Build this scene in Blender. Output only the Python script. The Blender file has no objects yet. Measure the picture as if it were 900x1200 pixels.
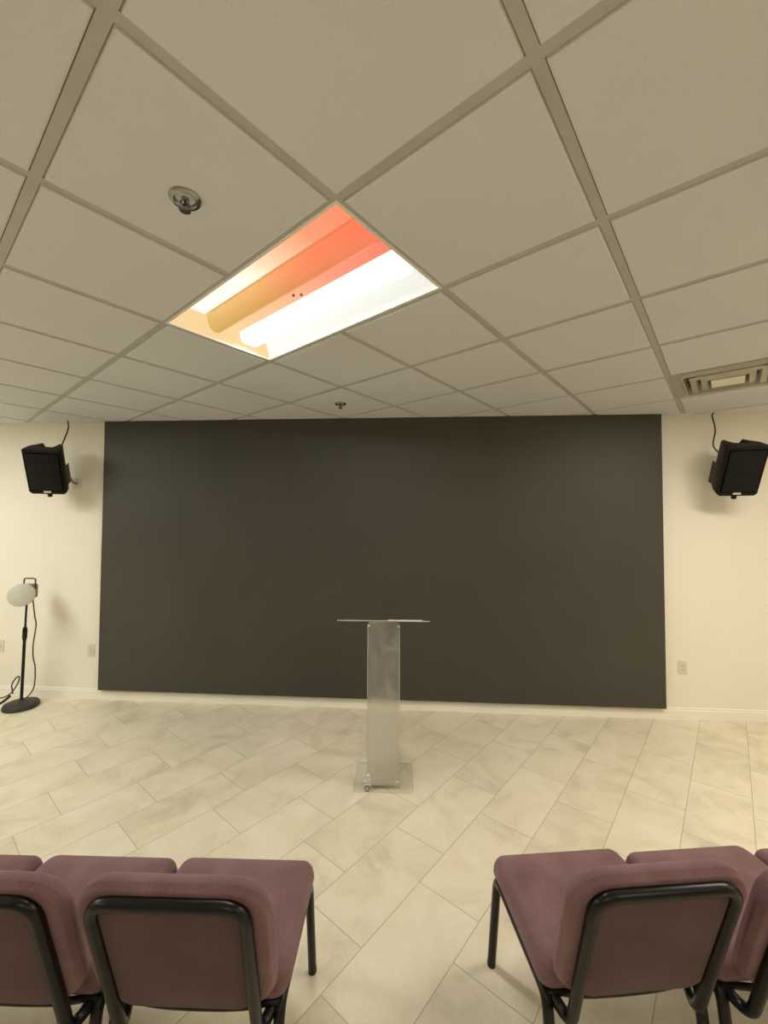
import bpy, bmesh, math, random
from mathutils import Vector, Matrix
random.seed(7)
PI = math.pi
C = bpy.context.scene.collection
SC = bpy.context.scene

# ------------------------------------------------------------------ dimensions
CEIL = 2.6626                      # underside of the ceiling grid
WALL_Y = 3.8316                    # face of the back wall
XL, XR, YB = -6.4, 5.6, -4.6       # other walls of the room
GX, GY, GA, TU = -0.235, 1.229, 0.94434, 0.6096   # ceiling grid origin, angle, module
GD = Vector((math.cos(GA), math.sin(GA), 0)); GN = Vector((-GD.y, GD.x, 0))
def grid(u, v, z=CEIL): return Vector((GX, GY, 0)) + GD*(u*TU) + GN*(v*TU) + Vector((0, 0, z))

# ------------------------------------------------------------------ materials
def mat(name): 
    m = bpy.data.materials.new(name); m.use_nodes = True
    nt = m.node_tree; return m, nt, nt.nodes['Principled BSDF']
def N(nt, t, **kw):
    n = nt.nodes.new(t)
    for k, v in kw.items():
        if k.startswith('i_'): n.inputs[k[2:].replace('_', ' ')].default_value = v
        else: setattr(n, k, v)
    return n
def L(nt, a, b): nt.links.new(a, b)
def M(nt, op, a, b=None):
    n = nt.nodes.new('ShaderNodeMath'); n.operation = op
    for i, v in enumerate((a, b)):
        if v is None: continue
        if isinstance(v, (int, float)): n.inputs[i].default_value = v
        else: nt.links.new(v, n.inputs[i])
    return n.outputs[0]
def ramp(nt, fac, stops):
    r = nt.nodes.new('ShaderNodeValToRGB'); e = r.color_ramp.elements
    while len(e) < len(stops): e.new(0.5)
    for i, (p, c) in enumerate(stops): e[i].position = p; e[i].color = (*c, 1)
    nt.links.new(fac, r.inputs[0]); return r.outputs[0]
def simple(name, col, rough=.5, metal=0., var=.06, scale=8., bump=0., bscale=200., spec=.5):
    m, nt, b = mat(name)
    tc = N(nt, 'ShaderNodeTexCoord'); nz = N(nt, 'ShaderNodeTexNoise', i_Scale=scale, i_Detail=4.)
    L(nt, tc.outputs['Object'], nz.inputs['Vector'])
    L(nt, ramp(nt, nz.outputs['Fac'], [(.3, [c*(1-var) for c in col]), (.7, [min(1, c*(1+var)) for c in col])]), b.inputs['Base Color'])
    b.inputs['Roughness'].default_value = rough; b.inputs['Metallic'].default_value = metal
    b.inputs['Specular IOR Level'].default_value = spec
    if bump:
        n2 = N(nt, 'ShaderNodeTexNoise', i_Scale=bscale, i_Detail=3.); L(nt, tc.outputs['Object'], n2.inputs['Vector'])
        bp = N(nt, 'ShaderNodeBump', i_Strength=bump, i_Distance=.004); L(nt, n2.outputs['Fac'], bp.inputs['Height'])
        L(nt, bp.outputs['Normal'], b.inputs['Normal'])
    return m

M_wall = simple('cream_wall_paint', (.83, .795, .69), .75, var=.015, scale=2., bump=.08, bscale=350., spec=.25)
M_white = simple('white_trim_paint', (.86, .83, .73), .45, var=.015)
M_panel = simple('black_panel_paint', (.053, .049, .037), .54, var=.12, scale=1.2, bump=.05, bscale=500., spec=.45)
M_bar = simple('grid_bar_groove_shade', (.47, .46, .44), .6, var=.05)  # white bars; the shadow of the groove is put into a darker grey
M_plastic = simple('ivory_plastic', (.70, .65, .53), .4, var=.02)
M_slot = simple('dark_slot', (.05, .045, .04), .6)
M_black = simple('black_powder_coat', (.006, .0055, .005), .3, var=.1, bump=.04, bscale=600., spec=.3)
M_cab = simple('black_speaker_plastic', (.008, .008, .0075), .6, var=.12, bump=.12, bscale=500., spec=.25)
M_cord = simple('black_rubber', (.02, .017, .012), .5)
M_iron = simple('dark_cast_metal', (.030, .027, .022), .5, var=.15, bump=.1, bscale=120.)
M_chrome = simple('brushed_chrome', (.34, .335, .32), .2, metal=1.)
M_badge = simple('silver_badge', (.75, .75, .72), .35, metal=.4)
M_disc = simple('pale_grey_disc', (.50, .48, .40), .55, var=.03)
M_grey = simple('mid_grey_plastic', (.22, .21, .17), .5)
M_paper = simple('white_paper', (.88, .87, .83), .7, var=.01)
M_rubber = simple('black_foot_rubber', (.015, .015, .014), .7)

def fabric(name, k):
    m, nt, b = mat(name)
    tc = N(nt, 'ShaderNodeTexCoord')
    a = N(nt, 'ShaderNodeTexNoise', i_Scale=420., i_Detail=2.); c = N(nt, 'ShaderNodeTexNoise', i_Scale=9., i_Detail=5.)
    L(nt, tc.outputs['Object'], a.inputs['Vector']); L(nt, tc.outputs['Object'], c.inputs['Vector'])
    f = M(nt, 'ADD', M(nt, 'MULTIPLY', a.outputs['Fac'], .55), M(nt, 'MULTIPLY', c.outputs['Fac'], .45))
    L(nt, ramp(nt, f, [(p_, [c_*k for c_ in q_]) for p_, q_ in ((.3, (.128, .070, .076)), (.5, (.186, .104, .110)), (.7, (.255, .158, .163)))]), b.inputs['Base Color'])
    b.inputs['Roughness'].default_value = .95; b.inputs['Specular IOR Level'].default_value = .15
    b.inputs['Sheen Weight'].default_value = .25; b.inputs['Sheen Roughness'].default_value = .5
    b.inputs['Sheen Tint'].default_value = (.85, .65, .6, 1)
    bp = N(nt, 'ShaderNodeBump', i_Strength=.35, i_Distance=.003); L(nt, a.outputs['Fac'], bp.inputs['Height']); L(nt, bp.outputs['Normal'], b.inputs['Normal'])
    return m
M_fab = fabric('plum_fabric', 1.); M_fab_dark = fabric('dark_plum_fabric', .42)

def ceiling_tile():
    m, nt, b = mat('mineral_fibre_tile')
    tc = N(nt, 'ShaderNodeTexCoord')
    a = N(nt, 'ShaderNodeTexNoise', i_Scale=160., i_Detail=3.); c = N(nt, 'ShaderNodeTexNoise', i_Scale=1.6, i_Detail=3.)
    v = N(nt, 'ShaderNodeTexVoronoi', i_Scale=75.)
    for n in (a, c, v): L(nt, tc.outputs['Object'], n.inputs['Vector'])
    f = M(nt, 'ADD', M(nt, 'MULTIPLY', a.outputs['Fac'], .5), M(nt, 'MULTIPLY', c.outputs['Fac'], .5))
    base = ramp(nt, f, [(.3, (.64, .65, .685)), (.7, (.70, .71, .745))])
    pit = M(nt, 'LESS_THAN', v.outputs['Distance'], M(nt, 'MULTIPLY', M(nt, 'GREATER_THAN', a.outputs['Fac'], .60), .16))
    mx = N(nt, 'ShaderNodeMixRGB'); mx.inputs['Color2'].default_value = (.42, .38, .31, 1)
    L(nt, M(nt, 'MULTIPLY', pit, .5), mx.inputs['Fac']); L(nt, base, mx.inputs['Color1']); L(nt, mx.outputs[0], b.inputs['Base Color'])
    b.inputs['Roughness'].default_value = .95; b.inputs['Specular IOR Level'].default_value = .1
    bp = N(nt, 'ShaderNodeBump', i_Strength=.25, i_Distance=.003); L(nt, a.outputs['Fac'], bp.inputs['Height']); L(nt, bp.outputs['Normal'], b.inputs['Normal'])
    return m
M_tile = ceiling_tile()

def floor_tile():
    # 305 x 610 mm stone-look tiles in a running third bond, turned to the ceiling-grid angle
    m, nt, b = mat('stone_look_floor_tile')
    tc = N(nt, 'ShaderNodeTexCoord'); sp = N(nt, 'ShaderNodeSeparateXYZ'); L(nt, tc.outputs['Object'], sp.inputs[0])
    x, y = sp.outputs[0], sp.outputs[1]
    ca, sa = GD.x, GD.y
    a = M(nt, 'ADD', M(nt, 'MULTIPLY', x, ca), M(nt, 'MULTIPLY', y, sa))
    q = M(nt, 'ADD', M(nt, 'MULTIPLY', x, -sa), M(nt, 'MULTIPLY', y, ca))
    rq = M(nt, 'SUBTRACT', M(nt, 'DIVIDE', q, .3048), .76); row = M(nt, 'FLOOR', rq); fq = M(nt, 'SUBTRACT', rq, row)
    ra = M(nt, 'SUBTRACT', M(nt, 'SUBTRACT', M(nt, 'DIVIDE', a, .6096), .70), M(nt, 'MULTIPLY', M(nt, 'SUBTRACT', row, 2.), .348))
    col = M(nt, 'FLOOR', ra); fa = M(nt, 'SUBTRACT', ra, col)
    def edge(f, size):
        d = M(nt, 'MINIMUM', f, M(nt, 'SUBTRACT', 1., f)); return M(nt, 'MULTIPLY', d, size)
    dist = M(nt, 'MINIMUM', edge(fq, .3048), edge(fa, .6096))
    mr = N(nt, 'ShaderNodeMapRange', interpolation_type='SMOOTHSTEP'); L(nt, dist, mr.inputs['Value'])
    mr.inputs['From Min'].default_value = .0006; mr.inputs['From Max'].default_value = .0026
    cb = N(nt, 'ShaderNodeCombineXYZ'); L(nt, row, cb.inputs[0]); L(nt, col, cb.inputs[1])
    wn = N(nt, 'ShaderNodeTexWhiteNoise', noise_dimensions='3D'); L(nt, cb.outputs[0], wn.inputs['Vector'])
    # cloudy veining with a shift of its own on each tile
    off = N(nt, 'ShaderNodeVectorMath', operation='SCALE'); off.inputs['Scale'].default_value = 9.; L(nt, wn.outputs['Color'], off.inputs[0])
    ad = N(nt, 'ShaderNodeVectorMath', operation='ADD'); L(nt, off.outputs[0], ad.inputs[0]); L(nt, tc.outputs['Object'], ad.inputs[1])
    n1 = N(nt, 'ShaderNodeTexNoise', i_Scale=3.2, i_Detail=7., i_Roughness=.6, i_Distortion=.8); L(nt, ad.outputs[0], n1.inputs['Vector'])
    n2 = N(nt, 'ShaderNodeTexNoise', i_Scale=60., i_Detail=4.); L(nt, tc.outputs['Object'], n2.inputs['Vector'])
    f = M(nt, 'ADD', M(nt, 'MULTIPLY', n1.outputs['Fac'], .85), M(nt, 'MULTIPLY', n2.outputs['Fac'], .15))
    f = M(nt, 'ADD', f, M(nt, 'MULTIPLY', M(nt, 'SUBTRACT', wn.outputs['Value'], .5), .10))
    stone = ramp(nt, f, [(.30, (.61, .55, .40)), (.50, (.77, .705, .53)), (.72, (.86, .80, .64))])
    mx = N(nt, 'ShaderNodeMixRGB'); mx.inputs['Color1'].default_value = (.42, .385, .29, 1)
    L(nt, mr.outputs[0], mx.inputs['Fac']); L(nt, stone, mx.inputs['Color2']); L(nt, mx.outputs[0], b.inputs['Base Color'])
    b.inputs['Roughness'].default_value = .48; b.inputs['Specular IOR Level'].default_value = .35
    bp = N(nt, 'ShaderNodeBump', i_Strength=.3, i_Distance=.003); L(nt, M(nt, 'ADD', mr.outputs[0], M(nt, 'MULTIPLY', n2.outputs['Fac'], .12)), bp.inputs['Height']); L(nt, bp.outputs['Normal'], b.inputs['Normal'])
    return m
M_floor = floor_tile()

def grille():
    m, nt, b = mat('perforated_black_grille')
    tc = N(nt, 'ShaderNodeTexCoord'); v = N(nt, 'ShaderNodeTexVoronoi', i_Scale=190.); L(nt, tc.outputs['Object'], v.inputs['Vector'])
    L(nt, ramp(nt, v.outputs['Distance'], [(.25, (.002, .002, .002)), (.5, (.007, .007, .008))]), b.inputs['Base Color'])
    b.inputs['Roughness'].default_value = .5; b.inputs['Specular IOR Level'].default_value = .18
    return m
M_grille = grille()

def clear_acrylic(name, milk, blur):
    m, nt, b = mat(name); out = nt.nodes['Material Output']; nt.nodes.remove(b)
    tc = N(nt, 'ShaderNodeTexCoord'); nz = N(nt, 'ShaderNodeTexNoise', i_Scale=14., i_Detail=5.); L(nt, tc.outputs['Object'], nz.inputs['Vector'])
    tr = N(nt, 'ShaderNodeBsdfTransparent'); tr.inputs['Color'].default_value = (.995, .995, .99, 1)
    body = tr.outputs[0]
    if blur:
        rf = N(nt, 'ShaderNodeBsdfRefraction'); rf.inputs['IOR'].default_value = 1.18; rf.inputs['Roughness'].default_value = blur; rf.inputs['Color'].default_value = (.97, .97, .95, 1)
        m1 = N(nt, 'ShaderNodeMixShader'); m1.inputs[0].default_value = .88; L(nt, tr.outputs[0], m1.inputs[1]); L(nt, rf.outputs[0], m1.inputs[2]); body = m1.outputs[0]
    d = N(nt, 'ShaderNodeBsdfDiffuse'); d.inputs['Color'].default_value = (.82, .81, .74, 1)
    m2 = N(nt, 'ShaderNodeMixShader'); L(nt, M(nt, 'MULTIPLY', nz.outputs['Fac'], milk*2), m2.inputs[0]); L(nt, body, m2.inputs[1]); L(nt, d.outputs[0], m2.inputs[2])
    fr = N(nt, 'ShaderNodeFresnel'); fr.inputs['IOR'].default_value = 1.35 if blur else 1.2
    g = N(nt, 'ShaderNodeBsdfGlossy'); g.inputs['Roughness'].default_value = .06
    m3 = N(nt, 'ShaderNodeMixShader'); L(nt, M(nt, 'MULTIPLY', fr.outputs[0], .8 if blur else .4), m3.inputs[0]); L(nt, m2.outputs[0], m3.inputs[1]); L(nt, g.outputs[0], m3.inputs[2])
    L(nt, m3.outputs[0], out.inputs['Surface'])
    return m
M_acr = clear_acrylic('clear_acrylic', .012, 0)
M_frost = clear_acrylic('frosted_acrylic', .17, .30)
M_edge = simple('polished_acrylic_edge', (.52, .51, .46), .15, var=.02, spec=.8)

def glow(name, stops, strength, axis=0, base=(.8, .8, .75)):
    # emission tinted along the tube; on reflectors and spine a painted glow
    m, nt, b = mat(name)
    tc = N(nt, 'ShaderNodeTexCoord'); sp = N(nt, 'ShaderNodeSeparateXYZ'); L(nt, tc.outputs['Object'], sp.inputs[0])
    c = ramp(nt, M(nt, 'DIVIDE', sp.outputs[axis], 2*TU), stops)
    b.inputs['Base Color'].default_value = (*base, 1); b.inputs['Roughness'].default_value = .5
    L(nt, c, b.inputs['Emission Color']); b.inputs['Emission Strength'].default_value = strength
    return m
M_lens = glow('white_lamp_lens', [(0, (1., .985, .98)), (1, (1., .97, .92))], 56.)
M_refw = glow('white_reflector_painted_glow', [(0, (.80, .82, .77)), (1, (1., .97, .90))], .66, base=(.3, .3, .28))  # lamp light falling on the reflector, painted in as emission
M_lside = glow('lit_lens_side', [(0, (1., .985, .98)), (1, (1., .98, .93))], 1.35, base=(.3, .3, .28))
M_cover = glow('lamp_cover_painted_flare', [(0, (.92, .18, .10)), (.3, (.90, .22, .10)), (.6, (.74, .36, .10)), (1, (.64, .44, .11))], .72, base=(.25, .15, .08))  # coral and amber are camera overexposure painted into the cover's emission
M_spine = glow('spine_panel_painted_flare', [(0, (.94, .20, .12)), (.3, (.92, .32, .22)), (.6, (.86, .50, .30)), (1, (.84, .64, .33))], .76, base=(.25, .17, .1))  # panel is no lamp; overexposure tint painted in as emission
M_refl = glow('reflector_painted_flare', [(0, (.96, .19, .10)), (.25, (.97, .27, .15)), (.45, (1., .58, .38)), (.62, (1., .95, .80)), (1, (1., .97, .82))], .82, base=(.3, .25, .2))  # reflector is no lamp; its red-to-white overexposure is painted as emission

# ------------------------------------------------------------------ mesh helpers
def obj(name, bm, m, parent=None, smooth=False, loc=None):
    me = bpy.data.meshes.new(name); bmesh.ops.recalc_face_normals(bm, faces=bm.faces[:])
    bm.to_mesh(me); bm.free()
    for k in (m if isinstance(m, (list, tuple)) else [m]): me.materials.append(k)
    if smooth:
        me.polygons.foreach_set('use_smooth', [True]*len(me.polygons))
        if smooth != 2: me.set_sharp_from_angle(angle=math.radians(38))
    o = bpy.data.objects.new(name, me); C.objects.link(o)
    if loc is not None: o.location = loc
    if parent: o.parent = parent
    return o
def tag(o, label, cat, group=None):
    o['label'] = label; o['category'] = cat
    if group: o['group'] = group
    return o
def thing(name, label, cat, loc=(0, 0, 0), rz=0, group=None):
    o = bpy.data.objects.new(name, None); o.empty_display_size = .1; C.objects.link(o)
    o.location = loc; o.rotation_euler = (0, 0, rz)
    return tag(o, label, cat, group)
def struct(o): o['kind'] = 'structure'; return o
def dup(root, loc, rz, label=None, group=None):
    r = root.copy(); C.objects.link(r); r.location = loc; r.rotation_euler = (0, 0, rz)
    if label: r['label'] = label
    if group: r['group'] = group
    for ch in root.children:
        c = ch.copy(); C.objects.link(c); c.parent = r
        for g in ch.children:
            d = g.copy(); C.objects.link(d); d.parent = c
    return r
def box(bm, x0, x1, y0, y1, z0, z1, bev=0., seg=2, mi=0):
    r = bmesh.ops.create_cube(bm, size=1.)
    vs = r['verts']
    for v in vs: v.co = Vector(((x0+x1)/2+v.co.x*(x1-x0), (y0+y1)/2+v.co.y*(y1-y0), (z0+z1)/2+v.co.z*(z1-z0)))
    fs = set(f for v in vs for f in v.link_faces)
    for f in fs: f.material_index = mi
    if bev:
        es = list(set(e for v in vs for e in v.link_edges))
        bmesh.ops.bevel(bm, geom=es, offset=bev, segments=seg, profile=.5, affect='EDGES')
    return bm
def fillet(pts, r, n=6):
    pts = [Vector(p) for p in pts]; out = [pts[0]]
    for i in range(1, len(pts)-1):
        a, b, c = pts[i-1], pts[i], pts[i+1]
        u = (a-b); w = (c-b); k = min(r, u.length*.49, w.length*.49)
        p, q = b+u.normalized()*k, b+w.normalized()*k
        for j in range(n+1):
            t = j/n; out.append(p*(1-t)**2 + b*2*t*(1-t) + q*t*t)
    out.append(pts[-1]); return out
def tube(bm, pts, r, seg=12, caps=True, closed=False):
    pts = [Vector(p) for p in pts]; n = len(pts); rings = []; up = None
    for i, p in enumerate(pts):
        a = pts[i-1] if (i > 0 or closed) else p; c = pts[(i+1) % n] if (i < n-1 or closed) else p
        t = (c-a).normalized()
        if up is None:
            up = Vector((0, 0, 1)) if abs(t.z) < .9 else Vector((1, 0, 0))
        s = t.cross(up); s.normalize(); up = s.cross(t); up.normalize()
        rr = r[i] if isinstance(r, (list, tuple)) else r
        rings.append([bm.verts.new(p + s*(rr*math.cos(2*PI*k/seg)) + up*(rr*math.sin(2*PI*k/seg))) for k in range(seg)])
    for i in range(n if closed else n-1):
        A, B = rings[i], rings[(i+1) % n]
        for k in range(seg): bm.faces.new((A[k], A[(k+1) % seg], B[(k+1) % seg], B[k]))
    if caps and not closed: bm.faces.new(rings[0][::-1]); bm.faces.new(rings[-1])
    return bm
def smoothpath(pts, n=8):
    pts = [Vector(p) for p in pts]; out = []
    P = [pts[0]*2-pts[1]] + pts + [pts[-1]*2-pts[-2]]
    for i in range(1, len(P)-2):
        for j in range(n):
            t = j/n; a, b, c, d = P[i-1:i+3]
            out.append(.5*((2*b)+(c-a)*t+(2*a-5*b+4*c-d)*t*t+(3*b-a-3*c+d)*t**3))
    out.append(pts[-1]); return out
def lathe(bm, prof, seg=32, origin=(0, 0, 0), mi=0):
    o = Vector(origin); rings = []
    for r, z in prof:
        if r < 1e-6: rings.append([bm.verts.new(o+Vector((0, 0, z)))])
        else: rings.append([bm.verts.new(o+Vector((r*math.cos(2*PI*k/seg), r*math.sin(2*PI*k/seg), z))) for k in range(seg)])
    for A, B in zip(rings, rings[1:]):
        for k in range(seg):
            k2 = (k+1) % seg
            if len(A) == 1 and len(B) == 1: continue
            f = bm.faces.new((A[0], B[k2], B[k])) if len(A) == 1 else bm.faces.new((A[k], A[k2], B[0])) if len(B) == 1 else bm.faces.new((A[k], A[k2], B[k2], B[k]))
            f.material_index = mi
    return bm
def cushion(w, h, t, r, edge, crown, nside=9, ncor=7, rings=6, top_round=None):
    """upholstered pad lying in XY, thickness along +Z from 0 to t, soft rolled edges and a domed face"""
    bm = bmesh.new()
    def outline(ins):
        rr = max(r-ins, .006); a, b = w/2-ins, h/2-ins; out = []
        for cx, cy, s in ((a-rr, b-rr, 0), (-a+rr, b-rr, 1), (-a+rr, -b+rr, 2), (a-rr, -b+rr, 3)):
            for k in range(ncor):
                g = PI/2*(s+k/(ncor-1)); out.append(Vector((cx+rr*math.cos(g), cy+rr*math.sin(g), 0)))
        full = []
        m = len(out)
        for i in range(m):                       # extra points on the straight sides
            full.append(out[i])
            if i % ncor == ncor-1:
                a_, b_ = out[i], out[(i+1) % m]
                for k in range(1, nside): full.append(a_.lerp(b_, k/nside))
        return full
    prof = [(edge*.75, 0.)]
    for k in range(rings+1):
        g = PI/2*k/rings; prof.append((edge*.35*(1-math.sin(g)), t*.35*math.sin(g)))
    for k in range(1, rings+1):
        g = PI/2*k/rings; prof.append((edge*(1-math.cos(g)), t-(t*.6)*(1-math.sin(g))))
    last = None
    def dome(p, z): 
        return z
    R = []
    for ins, z in prof: R.append([bm.verts.new((p.x, p.y, z)) for p in outline(ins)])
    # domed face: shrink the last outline towards the centre
    base = outline(edge)
    for k in range(1, 8):
        s = 1-k/8
        ring = []
        for p in base:
            x, y = p.x*s, p.y*s
            ring.append(bm.verts.new((x, y, t + crown*(1-(x/(w/2))**2)*(1-(y/(h/2))**2)*min(1, (1-s)*4))))
        R.append(ring)
    n = len(R[0])
    for A, B in zip(R, R[1:]):
        for k in range(n): bm.faces.new((A[k], A[(k+1) % n], B[(k+1) % n], B[k]))
    c = bm.verts.new((0, 0, t+crown))
    for k in range(n): bm.faces.new((R[-1][k], R[-1][(k+1) % n], c))
    bm.faces.new(R[0][::-1])
    return bm

# ------------------------------------------------------------------ the room
def wall(name, x0, x1, y0, y1):
    bm = bmesh.new(); box(bm, x0, x1, y0, y1, 0, CEIL+.25); return struct(obj(name, bm, M_wall))
bm = bmesh.new(); box(bm, XL-.1, XR+.1, YB-.1, WALL_Y+.12, -.08, 0); struct(obj('floor', bm, M_floor))
wall('wall_back', XL-.1, XR+.1, WALL_Y, WALL_Y+.12)
wall('wall_left', XL-.1, XL, YB, WALL_Y); wall('wall_right', XR, XR+.1, YB, WALL_Y); wall('wall_front', XL-.1, XR+.1, YB-.1, YB)

# baseboard: plain board with an eased, stepped top
bm = bmesh.new()
prof = [(0, 0), (-.014, 0), (-.014, .072), (-.010, .080), (-.009, .092), (-.005, .098), (0, .098)]
A = [bm.verts.new((XL, WALL_Y+y, z)) for y, z in prof]; B = [bm.verts.new((XR, WALL_Y+y, z)) for y, z in prof]
for k in range(len(prof)): bm.faces.new((A[k], A[(k+1) % len(prof)], B[(k+1) % len(prof)], B[k]))
bm.faces.new(A); bm.faces.new(B[::-1]); struct(obj('baseboard_back', bm, M_white))
bm = bmesh.new(); box(bm, XL, XR, WALL_Y-.022, WALL_Y, CEIL-.003, CEIL+.012); struct(obj('trim_1', bm, M_white))   # wall angle under the tiles

# ceiling: grid bars at CEIL, reveal-edge tiles dropped slightly below them
VENT = (4, -2)
def ceiling():
    bm = bmesh.new(); g = .0145; s = .009; drop = .007
    for u in range(-14, 16):
        for v in range(-16, 18):
            if (u == 0 and v in (0, 1)) or (u, v) == VENT: 
                continue
            P = lambda a, b, z: bm.verts.new(grid(u+a/TU, v+b/TU, CEIL+z))
            if all(not (XL-1 < grid(u+a, v+b).x < XR+1 and YB-1 < grid(u+a, v+b).y < WALL_Y+1) for a, b in ((0, 0), (1, 0), (1, 1), (0, 1))): continue
            r0 = [P(0, 0, 0), P(TU, 0, 0), P(TU, TU, 0), P(0, TU, 0)]
            r1 = [P(g, g, 0), P(TU-g, g, 0), P(TU-g, TU-g, 0), P(g, TU-g, 0)]
            r2 = [P(g, g, .006), P(TU-g, g, .006), P(TU-g, TU-g, .006), P(g, TU-g, .006)]
            e = g+.002; r3 = [P(e, e, .006), P(TU-e, e, .006), P(TU-e, TU-e, .006), P(e, TU-e, .006)]
            e = g+.004; r4 = [P(e, e, -drop+.002), P(TU-e, e, -drop+.002), P(TU-e, TU-e, -drop+.002), P(e, TU-e, -drop+.002)]
            e = g+.009; r5 = [P(e, e, -drop), P(TU-e, e, -drop), P(TU-e, TU-e, -drop), P(e, TU-e, -drop)]
            for (A, B), mi in zip(((r0, r1), (r1, r2), (r2, r3), (r3, r4), (r4, r5)), (0, 0, 0, 1, 1)):
                for k in range(4):
                    f = bm.faces.new((A[k], A[(k+1) % 4], B[(k+1) % 4], B[k])); f.material_index = mi
            f = bm.faces.new(r5); f.material_index = 1
    bmesh.ops.remove_doubles(bm, verts=bm.verts[:], dist=.0004)
    for co, no in (((XL, 0, 0), (-1, 0, 0)), ((XR, 0, 0), (1, 0, 0)), ((0, YB, 0), (0, -1, 0)), ((0, WALL_Y, 0), (0, 1, 0))):
        bmesh.ops.bisect_plane(bm, geom=bm.verts[:]+bm.edges[:]+bm.faces[:], plane_co=co, plane_no=no, clear_outer=True)
    me = bpy.data.meshes.new('ceiling')
    for f in bm.faces:
        if f.normal.z > 0: f.normal_flip()
    # the slab above the tiles, closing the room
    box(bm, XL, XR, YB, WALL_Y, CEIL+.16, CEIL+.25, mi=1)
    bm.to_mesh(me); bm.free(); me.materials.append(M_bar); me.materials.append(M_tile)
    o = bpy.data.objects.new('ceiling', me); C.objects.link(o); return struct(o)
ceiling()

# ------------------------------------------------------------------ black panel on the back wall
bm = bmesh.new(); box(bm, -2.960, 2.182, WALL_Y-.052, WALL_Y-.0005, .100, CEIL-.008, bev=.003, seg=2)
tag(obj('wall_panel', bm, M_panel), 'huge matte black panel covering the middle of the cream back wall', 'wall panel')

# ------------------------------------------------------------------ troffer light
# local frame: x along the long side (grid v), y along the short side (grid u), z up, origin at grid(0,0)
LX, LY = 2*TU, TU
fx = thing('ceiling_light', 'long recessed ceiling light glowing white on one side, with coral and amber overexposure tint painted on the other', 'ceiling light', grid(0, 0), 0)
fx.rotation_euler = (0, 0, GA+PI/2)      # local x -> GN, local y -> -GD
def Y(t): return -t*LY
def strip(prof, x0, x1):                 # extrude an open cross-section (t, z) along x
    bm = bmesh.new()
    A = [bm.verts.new((x0, Y(t), z)) for t, z in prof]; B = [bm.verts.new((x1, Y(t), z)) for t, z in prof]
    for k in range(len(prof)-1): bm.faces.new((A[k], A[k+1], B[k+1], B[k]))
    return bm
e = .012
bm = bmesh.new()                         # steel rim and sides
for x0, x1, t0, t1 in ((0, e, 0, 1), (LX-e, LX, 0, 1), (e, LX-e, 0, e/LY), (e, LX-e, 1-e/LY, 1)):
    box(bm, x0, x1, Y(t1), Y(t0), -.002, .125)
box(bm, e, LX-e, Y(1-e/LY), Y(e/LY), .119, .125)
obj('housing', bm, M_white, fx)
def thicken(bm, d=.0015): 
    bmesh.ops.solidify(bm, geom=bm.faces[:], thickness=d); return bm
cv = [(.02, .004), (.05, .035), (.09, .066), (.13, .086), (.18, .098), (.30, .104)]
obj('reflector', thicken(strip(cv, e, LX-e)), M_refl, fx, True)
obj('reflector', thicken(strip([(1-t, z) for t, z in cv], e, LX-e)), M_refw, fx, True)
def drum(tc, ht, x0, x1):
    n = 16; pr = [(tc-ht*math.cos(PI*k/n), .096-.078*math.sin(PI*k/n)**.8) for k in range(n+1)]
    return pr
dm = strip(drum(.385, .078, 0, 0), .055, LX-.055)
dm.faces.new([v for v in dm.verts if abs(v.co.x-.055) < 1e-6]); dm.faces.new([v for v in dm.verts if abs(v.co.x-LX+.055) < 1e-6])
c1 = obj('lamp_cover', dm, M_cover, fx, True); c1['label'] = 'half round lamp cover painted with amber and coral overexposure tint'
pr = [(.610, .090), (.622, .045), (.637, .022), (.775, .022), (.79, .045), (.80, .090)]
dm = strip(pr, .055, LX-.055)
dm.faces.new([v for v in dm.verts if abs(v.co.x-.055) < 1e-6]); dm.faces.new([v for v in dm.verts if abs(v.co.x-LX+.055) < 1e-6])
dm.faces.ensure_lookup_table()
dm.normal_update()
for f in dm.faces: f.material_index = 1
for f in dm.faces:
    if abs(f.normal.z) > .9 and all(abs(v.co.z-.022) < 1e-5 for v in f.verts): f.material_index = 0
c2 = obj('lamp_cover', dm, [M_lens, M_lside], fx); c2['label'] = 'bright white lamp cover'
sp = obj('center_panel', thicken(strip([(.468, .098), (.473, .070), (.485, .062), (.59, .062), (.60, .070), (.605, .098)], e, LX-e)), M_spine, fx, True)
for dx in (-.016, .016):
    bm = bmesh.new(); lathe(bm, [(0, -.004), (.006, -.004), (.007, 0), (.007, .003), (0, .003)], 12, (.60+dx, Y(.535)+dx*.6, .059))
    obj('screw', bm, M_grey, sp, True)
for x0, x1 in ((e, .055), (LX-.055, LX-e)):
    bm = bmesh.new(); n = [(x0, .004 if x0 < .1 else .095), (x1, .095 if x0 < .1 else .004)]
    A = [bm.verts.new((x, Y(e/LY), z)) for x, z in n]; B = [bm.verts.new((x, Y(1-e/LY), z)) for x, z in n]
    bm.faces.new((A[0], A[1], B[1], B[0])); obj('end_reflector', thicken(bm), M_spine if x0 > .1 else M_refl, fx)

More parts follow.
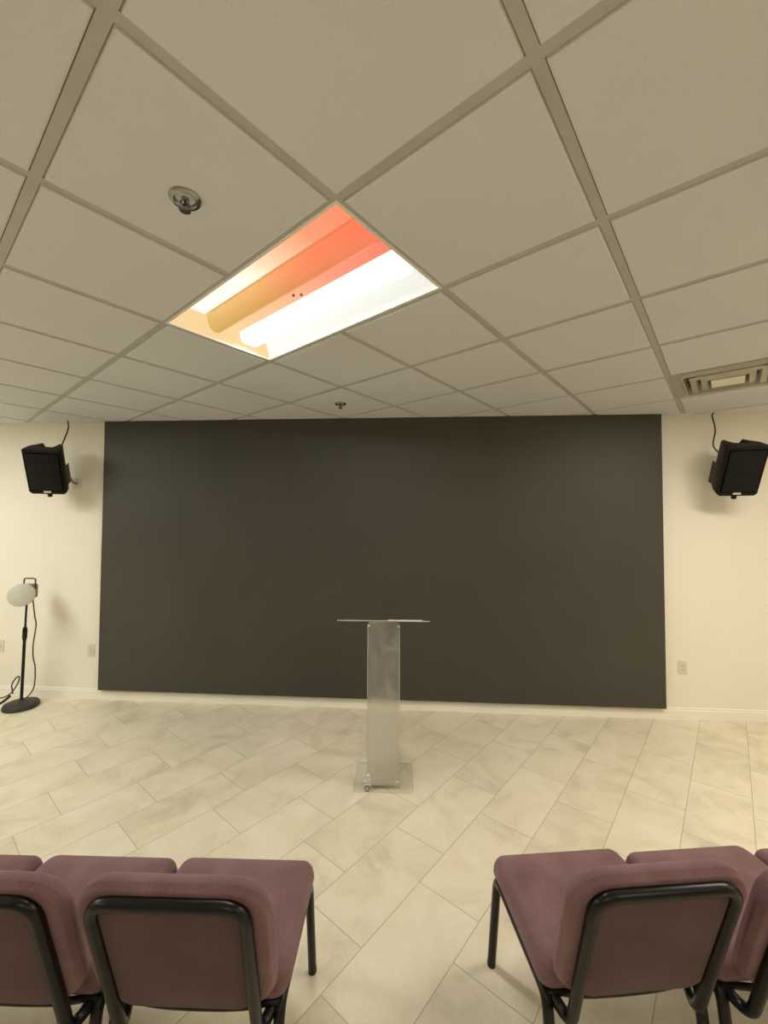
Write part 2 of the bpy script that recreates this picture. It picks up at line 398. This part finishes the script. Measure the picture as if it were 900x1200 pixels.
# ------------------------------------------------------------------ ceiling air diffuser
vt = thing('air_vent', 'cream louvred air vent set in the ceiling near the right wall speaker', 'air vent', grid(VENT[0]+.5, VENT[1]+.5), GA)
h = TU/2
def ring_face(bm, a0, z0, a1, z1):
    A = [bm.verts.new((sx*a0, sy*a0, z0)) for sx, sy in ((-1, -1), (1, -1), (1, 1), (-1, 1))]
    B = [bm.verts.new((sx*a1, sy*a1, z1)) for sx, sy in ((-1, -1), (1, -1), (1, 1), (-1, 1))]
    for k in range(4): bm.faces.new((A[k], A[(k+1) % 4], B[(k+1) % 4], B[k]))
bm = bmesh.new(); ring_face(bm, h-.002, -.003, h-.058, -.004); ring_face(bm, h-.058, -.004, h-.066, -.016); ring_face(bm, h-.066, -.016, h-.074, -.014); ring_face(bm, h-.074, -.014, h-.080, .045)
obj('frame', thicken(bm, .002), M_white, vt)
for a in (.200, .142):
    bm = bmesh.new(); ring_face(bm, a, -.012, a-.034, -.022); ring_face(bm, a-.034, -.022, a-.040, .045)
    obj('louver', thicken(bm, .002), M_white, vt)
bm = bmesh.new(); box(bm, -.088, .088, -.088, .088, -.024, -.016, bev=.004); obj('center_plate', bm, M_white, vt)
bm = bmesh.new(); box(bm, -h+.06, h-.06, -h+.06, h-.06, .05, .14); obj('duct_box', bm, M_slot, vt)

# ------------------------------------------------------------------ sprinklers
def sprinkler(x, y, rz, label):
    t = thing('fire_sprinkler', label, 'sprinkler', (x, y, CEIL-.007), rz, None)
    bm = bmesh.new(); lathe(bm, [(.046, .002), (.046, -.003), (.042, -.008), (.033, -.010), (.030, -.007), (.026, .005), (.012, .005)], 32); obj('escutcheon', bm, M_chrome, t, True)
    bm = bmesh.new(); lathe(bm, [(0, .004), (.011, .004), (.011, -.012), (.008, -.014), (0, -.014)], 12); obj('body', bm, M_chrome, t, True)
    for s in (-1, 1):
        bm = bmesh.new(); tube(bm, smoothpath([(s*.007, 0, -.010), (s*.013, 0, -.017), (s*.010, 0, -.026), (0, 0, -.032)], 5), .003, 8); obj('arm', bm, M_chrome, t, True)
    bm = bmesh.new(); lathe(bm, [(0, -.030), (.006, -.030), (.006, -.034), (.016, -.036), (.017, -.038), (0, -.039)], 20); obj('deflector', bm, M_chrome, t, True)
    bm = bmesh.new(); lathe(bm, [(0, -.014), (.003, -.015), (.0035, -.022), (.003, -.030), (0, -.031)], 10); b = obj('bulb', bm, M_iron, t, True)
    return t
sprinkler(-.691, 1.187, .9, 'round metal fire sprinkler in the ceiling tile nearest the light fixture')
sprinkler(-.587, 3.322, .2, 'tiny far fire sprinkler in the ceiling just above the black panel')

# ------------------------------------------------------------------ outlets
def outlet(x, z, label):
    t = thing('wall_outlet', label, 'outlet', (x, WALL_Y, z), 0)
    bm = bmesh.new(); box(bm, -.036, .036, -.006, 0, -.058, .058, bev=.003); obj('cover_plate', bm, M_plastic, t)
    for s in (-1, 1):
        bm = bmesh.new(); box(bm, -.0165, .0165, -.0085, -.004, s*.020-.0145, s*.020+.0145, bev=.003); q = obj('socket', bm, M_plastic, t)
        bm = bmesh.new()
        for dx in (-.006, .006): box(bm, dx-.0012, dx+.0012, -.0092, -.008, s*.020-.002, s*.020+.007)
        lathe(bm, [(0, 0), (.0025, 0), (.0025, -.001), (0, -.001)], 8, (0, -.0088, s*.020-.007)); obj('slot', bm, M_slot, q)
    bm = bmesh.new(); box(bm, -.003, .003, -.008, -.005, -.003, .003, bev=.001); obj('screw', bm, M_chrome, t)
outlet(-3.074, .456, 'small ivory wall outlet just left of the black panel')
outlet(2.350, .440, 'small ivory wall outlet just right of the black panel')
outlet(-4.003, .475, 'small ivory wall outlet cut by the left edge, left of the disc-headed stand')

# ------------------------------------------------------------------ loudspeakers
def speaker(x, y, z, yaw, tilt, side, label, cord_pts, mount):
    """side = +1 when the bracket sits on the local +x flank"""
    t = thing('wall_speaker', label, 'speaker', (x, y, z), 0, 'black wall speakers')
    R = Matrix.Rotation(yaw, 4, 'Z') @ Matrix.Rotation(tilt, 4, 'X')      # front faces local -y
    W, H, D, WB = .285, .415, .235, .190
    bm = bmesh.new()
    # plan taper and a carrying notch cut in the top rear edge
    def prof(yy, w):  # outline in XZ at depth yy
        n = .040; d = .045 if yy > -.02 else 0
        return [(-w/2+.02, -H/2), (w/2-.02, -H/2), (w/2, -H/2+.02), (w/2, H/2-.012), (w/2-.012, H/2), (n+.02, H/2), (n, H/2-d), (-n, H/2-d), (-n-.02, H/2), (-w/2+.012, H/2), (-w/2, H/2-.012), (-w/2, -H/2+.02)]
    secs = [(-D/2, W-.012), (-D/2+.012, W), (-.025, W-.025), (-.015, W-.03), (D/2-.02, WB), (D/2, WB-.02)]
    rings = [[bm.verts.new(R @ Vector((px, yy, pz*(1 if yy < D/2-.05 else .93)))) for px, pz in prof(yy, w)] for yy, w in secs]
    for A, B in zip(rings, rings[1:]):
        for k in range(12): bm.faces.new((A[k], A[(k+1) % 12], B[(k+1) % 12], B[k]))
    bm.faces.new(rings[0][::-1]); bm.faces.new(rings[-1]); obj('cabinet', bm, M_cab, t, True)
    bm = bmesh.new(); box(bm, -W/2+.018, W/2-.018, -D/2-.010, -D/2+.004, -H/2+.035, H/2-.03, bev=.012, seg=3)
    for v in bm.verts:                   # bowed front
        if v.co.y < -D/2-.004: v.co.y -= .014*(1-(v.co.x/(W/2))**2)
        v.co = R @ v.co
    obj('grille', bm, M_grille, t, True)
    bm = bmesh.new(); k = -.024
    for i, w in enumerate((.010, .006, .006, .009)):
        box(bm, k, k+w, -D/2-.006, -D/2, -H/2+.017, -H/2+.027); k += w+.0035
    box(bm, -.030, .024, -D/2-.003, -D/2+.001, -H/2+.013, -H/2+.031)
    for v in bm.verts: v.co = R @ v.co
    obj('badge', bm, M_badge, t)
    bm = bmesh.new(); lathe(bm, [(0, 0), (.016, 0), (.016, -.014), (.019, -.016), (.019, -.034), (.015, -.038), (0, -.038)], 16, (0, -.085, -H/2))
    for v in bm.verts: v.co = R @ v.co
    obj('knob', bm, M_black, t, True)
    # flank bracket plate, arm and wall plate
    s = side
    bm = bmesh.new(); fx_ = s*(WB/2+.020)
    box(bm, fx_-.003, fx_+.003, -.005, .105, -.165, .02, bev=.002)
    box(bm, min(fx_, s*(WB/2-.02)), max(fx_, s*(WB/2-.02)), .02, .06, -.10, -.06)
    for v in bm.verts: v.co = R @ v.co
    br = obj('bracket', bm, M_black, t)
    for zz in (-.145, -.072, .003):
        bm = bmesh.new(); lathe(bm, [(0, .006), (.005, .005), (.007, 0), (0, 0)], 12)
        Q = Matrix.Translation((fx_, .008, zz)) @ Matrix.Rotation(s*PI/2, 4, 'Y')
        bm.transform(Q); 
        bm2 = R; bm.transform(R); obj('screw', bm, M_chrome, br, True)
    a = R @ Vector((fx_, .07, -.10)); w = Vector((mount[0]-x, WALL_Y-y, mount[1]-z))
    bm = bmesh.new(); tube(bm, fillet([a, Vector((w.x, w.y-.05, w.z)), w], .03), .011, 10); obj('arm', bm, M_grey, t, True)
    bm = bmesh.new(); box(bm, w.x-.032, w.x+.032, w.y-.012, w.y, w.z-.05, w.z+.05, bev=.004); p = obj('wall_plate', bm, M_plastic, t); p['label'] = 'pale wall plate'
    bm = bmesh.new(); tube(bm, smoothpath([Vector(q)-Vector((x, y, z)) for q in cord_pts]), .006, 8); obj('cord', bm, M_cord, t, True)
    return t
speaker(-3.295, 3.55, 2.175, math.radians(24), math.radians(27), 1, 'black wall speaker hung left of the black panel, tilted down',
        [(-3.30, 3.74, CEIL-.004), (-3.285, 3.73, 2.58), (-3.30, 3.71, 2.48), (-3.31, 3.67, 2.36)], (-3.262, 2.06))
speaker(2.615, 3.55, 2.155, math.radians(-10), math.radians(27), -1, 'black wall speaker hung right of the black panel, tilted down',
        [(2.605, 3.76, CEIL-.004), (2.585, 3.75, 2.62), (2.60, 3.74, 2.50), (2.575, 3.73, 2.36), (2.60, 3.66, 2.26)], (2.66, 2.07))
# ------------------------------------------------------------------ stand with disc head
st = thing('floor_stand', 'black floor stand with round base and a tilted pale grey disc head', 'stand', (-3.545, 3.60, 0), 0)
bm = bmesh.new(); lathe(bm, [(0, 0), (.130, 0), (.136, .008), (.135, .026), (.124, .044), (.070, .056), (.026, .060), (.018, .072), (0, .072)], 40); obj('base', bm, M_iron, st, True)
bm = bmesh.new(); tube(bm, [(0, 0, .04), (.012, 0, .62)], .0125, 12); obj('pole', bm, M_black, st, True)
bm = bmesh.new(); tube(bm, [(.012, 0, .60), (.0125, 0, .625), (.0140, 0, .70), (.0145, 0, .725)], [.013, .019, .019, .013], 12); obj('clutch', bm, M_black, st, True)
bm = bmesh.new(); tube(bm, [(.0145, 0, .70), (.025, 0, 1.05)], .0085, 12); obj('upper_pole', bm, M_black, st, True)
RD = Matrix.Translation((.080, -.115, 1.034)) @ Matrix.Rotation(math.radians(28), 4, 'Z') @ Matrix.Rotation(math.radians(72), 4, 'X')
bm = bmesh.new(); lathe(bm, [(0, .006), (.092, .004), (.100, 0), (.102, -.008), (.097, -.016), (.03, -.026), (0, -.026)], 40); bm.transform(RD); d = obj('disc', bm, M_disc, st, True); d['label'] = 'pale grey round disc'
bm = bmesh.new(); box(bm, -.006, .092, -.030, .045, .99, 1.115, bev=.012, seg=3); obj('head_box', bm, M_grey, st, True)
bm = bmesh.new(); tube(bm, fillet([(-.02, .01, 1.095), (-.02, .01, 1.165), (.092, .01, 1.165), (.092, .01, 1.07)], .022), .006, 8); obj('handle', bm, M_iron, st, True)
bm = bmesh.new(); tube(bm, smoothpath([(.075, .0, .995), (.085, .0, .95), (.105, .0, .82), (.11, .01, .74), (.088, .01, .56), (.092, .01, .45), (.115, .01, .35), (.112, .01, .20), (.07, .02, .12), (.02, .03, .075)]), .0052, 8); obj('cord', bm, M_cord, st, True)
bm = bmesh.new(); tube(bm, smoothpath([(-3.590, 3.56, .135), (-3.625, 3.59, .150), (-3.652, 3.61, .195), (-3.632, 3.63, .250), (-3.603, 3.63, .262), (-3.600, 3.62, .215), (-3.632, 3.60, .140), (-3.675, 3.58, .100), (-3.735, 3.57, .090), (-3.775, 3.58, .130), (-3.83, 3.60, .175), (-3.90, 3.60, .13), (-3.95, 3.60, .03), (-4.1, 3.60, .008), (-4.3, 3.60, .008)]), .0055, 8)
tag(obj('power_cord', bm, M_cord, None, True), 'thin black cord looping up beside the round base of the stand', 'cord')
bm = bmesh.new(); tube(bm, smoothpath([(-3.592, 3.54, .125), (-3.63, 3.515, .085), (-3.70, 3.475, .040), (-3.80, 3.43, .013), (-4.0, 3.40, .012), (-4.3, 3.42, .012)]), .011, 8)
tag(obj('power_cord', bm, M_cord, None, True), 'thicker black cord sloping from the round base to the floor', 'cord')

# ------------------------------------------------------------------ acrylic lectern
lx, ly = -.182, 2.68
lc = thing('lectern', 'clear and frosted acrylic lectern standing in front of the black panel', 'lectern', (lx, ly, 0), math.radians(2))
bm = bmesh.new(); box(bm, -.185, .190, -.045, .275, 0, .022, bev=.002); bs = obj('base', bm, M_acr, lc)
bm = bmesh.new(); box(bm, -.184, .189, .2752, .2775, .012, .0215); obj('polished_edge', bm, M_paper, bs)
bm = bmesh.new(); box(bm, -.075, .100, -.026, -.010, .022, .030, bev=.001); obj('foot_strip', bm, M_acr, lc)
w2 = .105; zt = 1.045
bm = bmesh.new(); box(bm, -w2+.010, w2-.010, -.006, .006, .022, zt, bev=.001); obj('front_panel', bm, M_frost, lc)
for s in (-1, 1):
    bm = bmesh.new(); box(bm, min(s*(w2-.009), s*w2), max(s*(w2-.009), s*w2), -.008, .190, .022, zt-.045, bev=.001); sp_ = obj('side_panel', bm, M_acr, lc)
    bm = bmesh.new(); box(bm, s*(w2-.0045)-.0026, s*(w2-.0045)+.0026, -.0105, -.0082, .024, zt-.012); obj('polished_edge', bm, M_edge, sp_)
# shelf slopes down towards the speaker's side
sl = math.radians(-13.2)
RS = Matrix.Translation((0, 0, zt+.008)) @ Matrix.Rotation(sl, 4, 'X')
bm = bmesh.new(); box(bm, -.293, .293, -.05, .33, -.003, .003, bev=.001); bm.transform(RS); tp = obj('shelf', bm, M_acr, lc)
bm = bmesh.new(); box(bm, -.292, .292, -.0525, -.0502, -.0028, .0028); bm.transform(RS); obj('polished_edge', bm, M_edge, tp)
bm = bmesh.new(); box(bm, -.292, .292, .320, .330, .003, .016, bev=.001); bm.transform(RS); obj('book_stop', bm, M_acr, lc)
for sx in (-1, 1):
    for zz in (zt-.022, .045) if sx > 0 else (zt-.022,):
        bm = bmesh.new(); lathe(bm, [(0, .008), (.007, .007), (.009, .003), (.009, 0), (0, 0)], 14); bm.transform(Matrix.Translation((sx*(w2-.012), -.006, zz)) @ Matrix.Rotation(PI/2, 4, 'X')); obj('bolt', bm, M_badge, lc, True)
# chrome fittings at the front left foot
bm = bmesh.new(); box(bm, -w2-.012, -w2+.030, -.030, -.008, .022, .042, bev=.003); box(bm, -w2-.004, -w2+.022, -.022, -.006, .042, .075, bev=.005)
ft = obj('foot_fitting', bm, M_badge, lc)
bm = bmesh.new()
for k in range(24): pass
tube(bm, [(-w2+.008+.014*math.cos(2*PI*k/20), -.036, .020+.016*math.sin(2*PI*k/20)) for k in range(20)], .0035, 8, closed=True); obj('ring', bm, M_chrome, ft, True)
for px, pz in ((-.010, .055), (.018, .062), (.012, .09)):
    bm = bmesh.new(); bmesh.ops.create_icosphere(bm, subdivisions=2, radius=.010, matrix=Matrix.Translation((-w2+px, -.020, pz))); obj('bolt', bm, M_badge, ft, True)
# sheet of paper lying on the shelf
bm = bmesh.new(); box(bm, -.108, .108, 0, .279, 0, .004); 
RL = Matrix.Translation((lx, ly, 0)) @ Matrix.Rotation(math.radians(2), 4, 'Z') @ RS @ Matrix.Translation((.135, -.045, .0033))
bm.transform(RL); tag(obj('paper_sheet', bm, M_paper), 'thin white paper sheets lying on the right half of the lectern shelf', 'paper')

# ------------------------------------------------------------------ chairs
def make_chair(label, loc, rz, group):
    t = thing('stacking_chair', label, 'chair', loc, rz, group)
    ST = .475                                 # seat top
    bm = cushion(.488, .41, .080, .045, .034, .010)
    for v in bm.verts:
        f = (v.co.y+.205)/.41
        v.co.z += ST-.092 - .006*(1-f) - .012*max(0, f-.8)/.2
        v.co.y += .018
    obj('seat', bm, M_fab, t, 2)
    r = .0155
    # back pad, leaning; local frame: X across, S up the back, T forward
    lean = math.radians(BL)
    base = Vector((0, BY, BZ)); S = Vector((0, -math.sin(lean), math.cos(lean))); T = Vector((0, math.cos(lean), math.sin(lean)))
    B = lambda x, s, f: base + Vector((x, 0, 0)) + S*s + T*f
    BH, BW = .405, .482
    bm = cushion(BW, BH, .052, .092, .030, .008)
    for v in bm.verts:
        x, s, f = v.co.x, v.co.y+BH/2, v.co.z
        k = s/BH
        f = f*(1-.25*max(0, .4-k))
        # corners at the bottom are squarer than at the top
        v.co = B(x*(1-.04*(1-k)), s, f)
    obj('backrest', bm, M_fab, t, 2)
    ti = BW/2-.056; tb = -.010
    # rear shell panel inside the frame loop
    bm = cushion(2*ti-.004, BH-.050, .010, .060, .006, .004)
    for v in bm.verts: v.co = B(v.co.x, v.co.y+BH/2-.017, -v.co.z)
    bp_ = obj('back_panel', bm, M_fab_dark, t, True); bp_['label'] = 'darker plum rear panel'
    fz = ST-.105
    for s in (-1, 1):
        bm = bmesh.new(); tube(bm, fillet([(s*.222, -.10, fz), (s*.222, .205, fz), (s*.226, .262, .004)], .045, 6), r, 12); lg = obj('front_leg', bm, M_black, t, True)
        bm = bmesh.new(); lathe(bm, [(0, 0), (.0155, 0), (.0160, .018), (.0138, .022), (0, .022)], 14, (s*.226, .262, 0)); obj('foot_cap', bm, M_rubber, lg, True)
        bm = bmesh.new(); tube(bm, fillet([(s*.222, -.10, fz), (s*.222, -.180, fz), (s*.226, -.245, .004)], .045, 6), r, 12); lg = obj('rear_leg', bm, M_black, t, True)
        bm = bmesh.new(); lathe(bm, [(0, 0), (.0155, 0), (.0160, .018), (.0138, .022), (0, .022)], 14, (s*.226, -.245, 0)); obj('foot_cap', bm, M_rubber, lg, True)
    lowS = -.085
    hook = [Vector((s_*.208, -.150, fz-.005)) for s_ in (-1, 1)]
    p = [hook[0], B(-ti*.97, lowS, tb-.004), B(-ti, BH-.030, tb), B(ti, BH-.030, tb), B(ti*.97, lowS, tb-.004), hook[1]]
    q = fillet(p[:3]+[p[3]]+p[4:], .055, 7)
    bm = bmesh.new(); tube(bm, q, r, 12); obj('back_frame', bm, M_black, t, True)
    bm = bmesh.new(); tube(bm, smoothpath([(-.22, -.172, fz+.004), (-.1, -.186, fz-.002), (.1, -.186, fz-.002), (.22, -.172, fz+.004)], 5), .009, 10); obj('rear_rail', bm, M_black, t, True)
    bm = bmesh.new(); tube(bm, [(-.22, .12, fz), (.22, .12, fz)], .009, 10); obj('front_rail', bm, M_black, t, True)
    return t
BL, BY, BZ = 17., -.238, .425
aL, aR = math.radians(2.9), math.radians(6.1); tL, tR = math.radians(2.3), math.radians(8.8)
def row(cx, cy, a, k): return (cx+math.cos(a)*.496*k, cy+math.sin(a)*.496*k, 0)
L0 = (-.584, 1.314); R0 = (.566, 1.432)
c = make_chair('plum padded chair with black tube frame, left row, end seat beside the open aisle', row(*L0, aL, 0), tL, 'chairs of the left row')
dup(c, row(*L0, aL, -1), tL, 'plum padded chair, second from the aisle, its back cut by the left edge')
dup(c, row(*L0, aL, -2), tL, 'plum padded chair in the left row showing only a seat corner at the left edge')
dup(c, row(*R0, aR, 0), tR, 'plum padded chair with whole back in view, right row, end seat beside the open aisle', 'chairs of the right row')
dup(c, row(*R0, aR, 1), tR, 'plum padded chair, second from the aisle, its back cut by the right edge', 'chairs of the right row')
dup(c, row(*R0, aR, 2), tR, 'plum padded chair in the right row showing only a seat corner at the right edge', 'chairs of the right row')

# ------------------------------------------------------------------ unseen ceiling lamps, some inferred from shadows and reflection, others added
def lamp(u, v, power, col=(1., .93, .80)):
    d = bpy.data.lights.new('unseen_ceiling_lamp', 'AREA'); d.shape = 'RECTANGLE'; d.size = 1.16; d.size_y = .55; d.energy = power; d.color = col
    o = bpy.data.objects.new('unseen_ceiling_lamp', d); C.objects.link(o); o.location = grid(u, v, CEIL-.012); o.rotation_euler = (0, 0, GA+PI/2)
lamp(3.5, -3, 42, (1., .89, .74)); lamp(-2.5, 6, 35, (1., .985, .90)); lamp(-4.5, 4.5, 26, (1., .98, .90)); lamp(-3.5, -3, 13); lamp(-.5, -5, 13); lamp(-6, 2, 13); lamp(4.5, -7.5, 22)  # added: second left lamp softens shadows, last one brightens the right wall

w = bpy.data.worlds.new('World'); SC.world = w; w.use_nodes = True
w.node_tree.nodes['Background'].inputs[0].default_value = (.01, .009, .008, 1)

# ------------------------------------------------------------------ camera
cam = bpy.data.cameras.new('camera'); co = bpy.data.objects.new('camera', cam); C.objects.link(co)
fw = Vector((-0.06830, 0.99713, 0.03261)); rt = Vector((0.99766, 0.06819, 0.00437)); up = Vector((-0.00213, -0.03284, 0.99946))
Rm = Matrix((rt, up, -fw)).transposed().to_4x4()
co.matrix_world = Matrix.Translation((0, 0, 1.6646)) @ Rm
cam.sensor_fit = 'VERTICAL'; cam.sensor_height = 36; cam.lens = 36*487.04/1200; cam.clip_start = .02
SC.camera = co
SC.view_settings.view_transform = 'Standard'; SC.view_settings.look = 'None'; SC.view_settings.gamma = 1; SC.view_settings.exposure = .2
SC.view_settings.use_curve_mapping = False
SC.cycles.use_denoising = True; SC.cycles.max_bounces = 10; SC.cycles.diffuse_bounces = 6; SC.cycles.transmission_bounces = 10; SC.cycles.sample_clamp_indirect = 8
